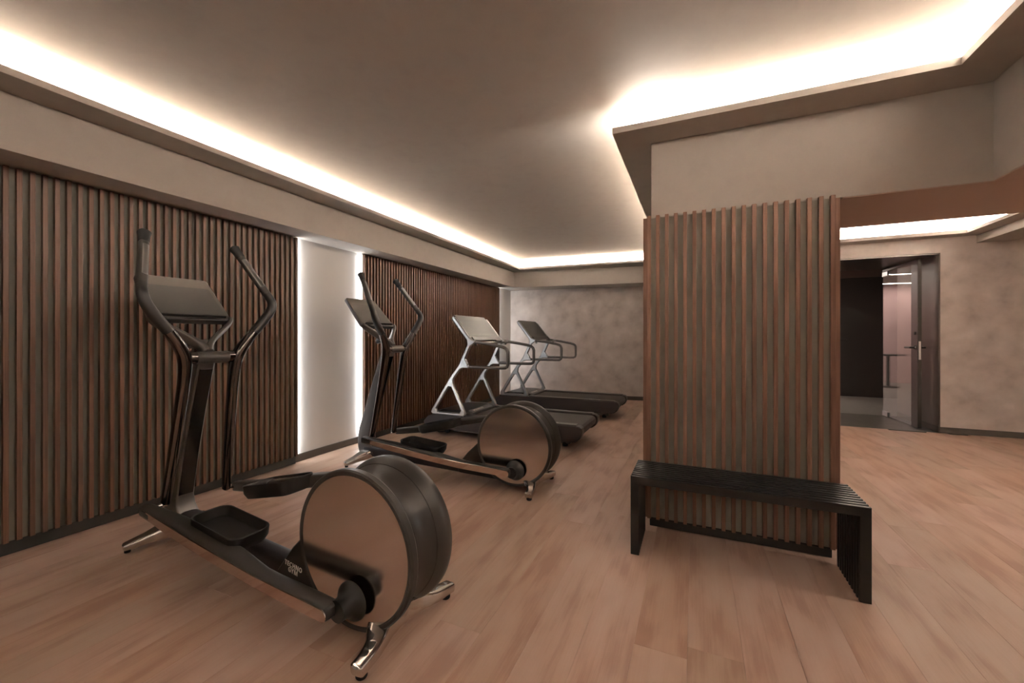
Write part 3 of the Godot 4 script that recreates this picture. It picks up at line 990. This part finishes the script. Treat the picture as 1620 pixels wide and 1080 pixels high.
# ------------------------------------------------------------------ treadmill (origin on the floor under the rear end)
func make_treadmill() -> Node3D:
	var t := thing("treadmill", "treadmill", "treadmill")
	# deck
	var prof := plan_of([[0.10, 0.10], [0.06, 0.112], [0.025, 0.14], [0.005, 0.18], [0.0, 0.215], [0.006, 0.245], [0.03, 0.262], [0.07, 0.268], [1.30, 0.268], [1.75, 0.262], [1.84, 0.235], [1.90, 0.165], [1.89, 0.125], [1.80, 0.10]])
	for s in [-1, 1]:
		var rail := part(t, "side_rail", [plate(prof, [], minf(0.30 * s, 0.40 * s), maxf(0.30 * s, 0.40 * s), 0.008)], M.skirt, 30.0)
		part(rail, "foot_rail", [slab(Vector3(0.06, 0.262, 0.302 * s), Vector3(1.32, 0.276, 0.394 * s), 0.006)], M.anthracite)
		if s == -1:
			lettering(rail, "TECHNOGYM", 0.026, Vector3(0.34, 0.277, 0.35 * s), Basis(Vector3(-1, 0, 0), Vector3(0, 0, 1), Vector3(0, 1, 0)), M.print_white)
	part(t, "deck_frame", [slab(Vector3(0.06, 0.12, -0.298), Vector3(1.84, 0.225, 0.298), 0.01)], M.satin_black)
	var belt := plan_of([[0.04, 0.15], [0.018, 0.17], [0.010, 0.20], [0.018, 0.232], [0.04, 0.252], [0.07, 0.258], [1.36, 0.258], [1.36, 0.235], [0.08, 0.235], [0.06, 0.15]])
	part(t, "running_belt", [plate(belt, [], -0.282, 0.282, 0.002)], M.belt, 30.0)
	var cover := plan_of([[1.30, 0.20], [1.30, 0.272], [1.34, 0.290], [1.48, 0.305], [1.70, 0.300], [1.82, 0.270], [1.915, 0.18], [1.91, 0.13], [1.86, 0.105], [1.60, 0.105]])
	var mc := part(t, "motor_cover", [plate(cover, [], -0.299, 0.299, 0.012)], M.satin_black, 30.0)
	part(mc, "cover_lip", [box_at(Vector3(0.07, 0.004, 0.50), Vector3(1.345, 0.2925, 0.0), 0.001, Basis(Vector3(0, 0, 1), 0.30))], M.grey_metal)
	lettering(mc, "TECHNOGYM", 0.04, Vector3(1.350, 0.2965, -0.06), Basis(Vector3(0, 0, -1), Vector3(0.955, 0.296, 0), Vector3(-0.296, 0.955, 0)), M.print_white)
	# lift frame, wheels and feet under the deck
	part(t, "lift_frame", [slab(Vector3(0.18, 0.03, -0.20), Vector3(1.62, 0.11, -0.15), 0.006), slab(Vector3(0.18, 0.03, 0.15), Vector3(1.62, 0.11, 0.20), 0.006)], M.grey_metal)
	for s in [-1, 1]:
		part(t, "wheel", [lathe([[-0.012, 0.0], [-0.012, 0.028], [-0.008, 0.032], [0.008, 0.032], [0.012, 0.028], [0.012, 0.0]], Vector3(1.70, 0.033, 0.19 * s), 24), tube([Vector3(1.60, 0.06, 0.17 * s), Vector3(1.70, 0.033, 0.17 * s)], 0.012)], M.rubber)
		part(t, "foot", [tube([Vector3(0.24, 0.006, 0.175 * s), Vector3(0.24, 0.04, 0.175 * s)], 0.03, 20)], M.rubber)
	part(t, "power_cable", [tube([Vector3(1.66, 0.05, -0.14), Vector3(1.74, 0.012, -0.17), Vector3(1.82, 0.006, -0.20), Vector3(1.87, 0.006, -0.17), Vector3(1.82, 0.006, -0.10), Vector3(1.70, 0.006, -0.02)], 0.006, 8)], M.rubber)
	# side frames: one flat bent casting each, with two legs, a stem and stubs for the rails
	var lines := [[[1.775, 0.285], [1.53, 0.66], [1.395, 0.83], [1.262, 1.108]], [[1.53, 0.66], [1.345, 0.285]], [[1.79, 0.278], [1.335, 0.278]], [[1.405, 0.820], [1.27, 0.820]], [[1.268, 1.100], [1.50, 1.385]], [[1.28, 1.106], [1.20, 1.100]]]
	var wide := [0.021, 0.019, 0.016, 0.0165, 0.021, 0.020]
	var whole: Array = []
	for i in lines.size():
		var pl := PackedVector2Array()
		for q in lines[i]:
			pl.append(Vector2(q[0], q[1]))
		for poly in Geometry2D.offset_polyline(pl, wide[i], Geometry2D.JOIN_ROUND, Geometry2D.END_ROUND):
			whole = [poly] if whole.is_empty() else union(whole, poly)
	# fill the inner corners
	var grown: Array = []
	for poly in whole:
		if not Geometry2D.is_polygon_clockwise(poly):
			for q in Geometry2D.offset_polygon(poly, 0.05, Geometry2D.JOIN_ROUND):
				grown.append(q)
	var outer := PackedVector2Array()
	var holes := []
	for poly in whole:
		if Geometry2D.is_polygon_clockwise(poly):
			var flipped: PackedVector2Array = poly.duplicate()
			flipped.reverse()
			for q in Geometry2D.offset_polygon(flipped, -0.022, Geometry2D.JOIN_ROUND):
				for z in Geometry2D.offset_polygon(q, 0.022, Geometry2D.JOIN_ROUND):
					holes.append(thin(z))
	for g in grown:
		if not Geometry2D.is_polygon_clockwise(g):
			for q in Geometry2D.offset_polygon(g, -0.05, Geometry2D.JOIN_ROUND):
				if q.size() > outer.size():
					outer = q
	outer = thin(outer)
	for s in [-1, 1]:
		var fr := part(t, "side_frame", [plate(outer, holes, 0.385 * s - 0.021, 0.385 * s + 0.021, 0.009)], M.silver, 35.0)
		var rail := [Vector3(1.21, 1.100, 0.385 * s), Vector3(1.05, 1.078, 0.385 * s), Vector3(0.90, 1.052, 0.385 * s), Vector3(0.845, 1.036, 0.385 * s), Vector3(0.822, 1.018, 0.385 * s), Vector3(0.812, 0.990, 0.385 * s), Vector3(0.812, 0.860, 0.385 * s), Vector3(0.820, 0.835, 0.385 * s), Vector3(0.845, 0.821, 0.385 * s), Vector3(0.90, 0.819, 0.385 * s), Vector3(1.29, 0.819, 0.385 * s)]
		var p := []
		for q in rail:
			p.append([q, 0.0175, 0.0175])
		part(fr, "handrail", [sweep(p, Vector3(0, 0, 1), 14, 2.0)], M.grey_metal)
		part(fr, "sensor_knob", [tube([Vector3(1.205, 1.082, 0.385 * s), Vector3(1.195, 1.062, 0.385 * s)], 0.014, 12)], M.satin_black)
	# console between the arms
	var c0 := Vector3(1.275, 1.112, 0)
	var u := Vector3(0.633, 0.774, 0).normalized()
	var n := Vector3(-u.y, u.x, 0)
	var side := Vector3(0, 0, 1)
	var con := part(t, "console", [slant(c0, u, n, side, [[0.02, 0.370, 0.362, 0.362, -0.022, 0.014], [0.02, 0.370, 0.364, 0.364, -0.018, 0.016], [0.02, 0.370, 0.364, 0.364, 0.012, 0.016], [0.022, 0.368, 0.362, 0.362, 0.014, 0.015]])], M.grey_metal)
	part(con, "screen", [slant(c0, u, n, side, [[0.055, 0.364, 0.356, 0.356, 0.0143, 0.012], [0.056, 0.363, 0.355, 0.355, 0.0165, 0.012]])], M.matte_screen)
	part(con, "display", [slant(c0, u, n, side, [[0.095, 0.305, 0.325, 0.325, 0.0166, 0.003], [0.096, 0.304, 0.324, 0.324, 0.017, 0.003]])], M.matte_display)
	part(con, "shelf", [slab(Vector3(1.235, 1.108, -0.355), Vector3(1.305, 1.122, 0.355), 0.004), box_at(Vector3(0.012, 0.05, 0.70), Vector3(1.262, 1.138, 0), 0.003, Basis(Vector3(0, 0, 1), -0.69))], M.satin_black)
	var bar := part(t, "front_handle", [tube([Vector3(1.17, 1.085, 0.37), Vector3(1.13, 1.088, 0.30), Vector3(1.12, 1.09, 0.0), Vector3(1.13, 1.088, -0.30), Vector3(1.17, 1.085, -0.37)], 0.014, 14)], M.silver)
	part(bar, "keypad", [box_at(Vector3(0.05, 0.018, 0.16), Vector3(1.125, 1.108, 0.0), 0.005)], M.satin_black)
	return t


func union(list: Array, poly: PackedVector2Array) -> Array:
	var solid := PackedVector2Array()
	var holes := []
	for p in list:
		if Geometry2D.is_polygon_clockwise(p):
			holes.append(p)
		else:
			solid = p
	var out := []
	for p in Geometry2D.merge_polygons(solid, poly):
		out.append(p)
	out.append_array(holes)
	return out


# Drop outline points that lie closer together than 2 mm.
func thin(p: PackedVector2Array) -> PackedVector2Array:
	var out := PackedVector2Array()
	for q in p:
		if out.is_empty() or q.distance_to(out[-1]) > 0.002:
			out.append(q)
	if out.size() > 3 and out[0].distance_to(out[-1]) < 0.002:
		out.remove_at(out.size() - 1)
	return out
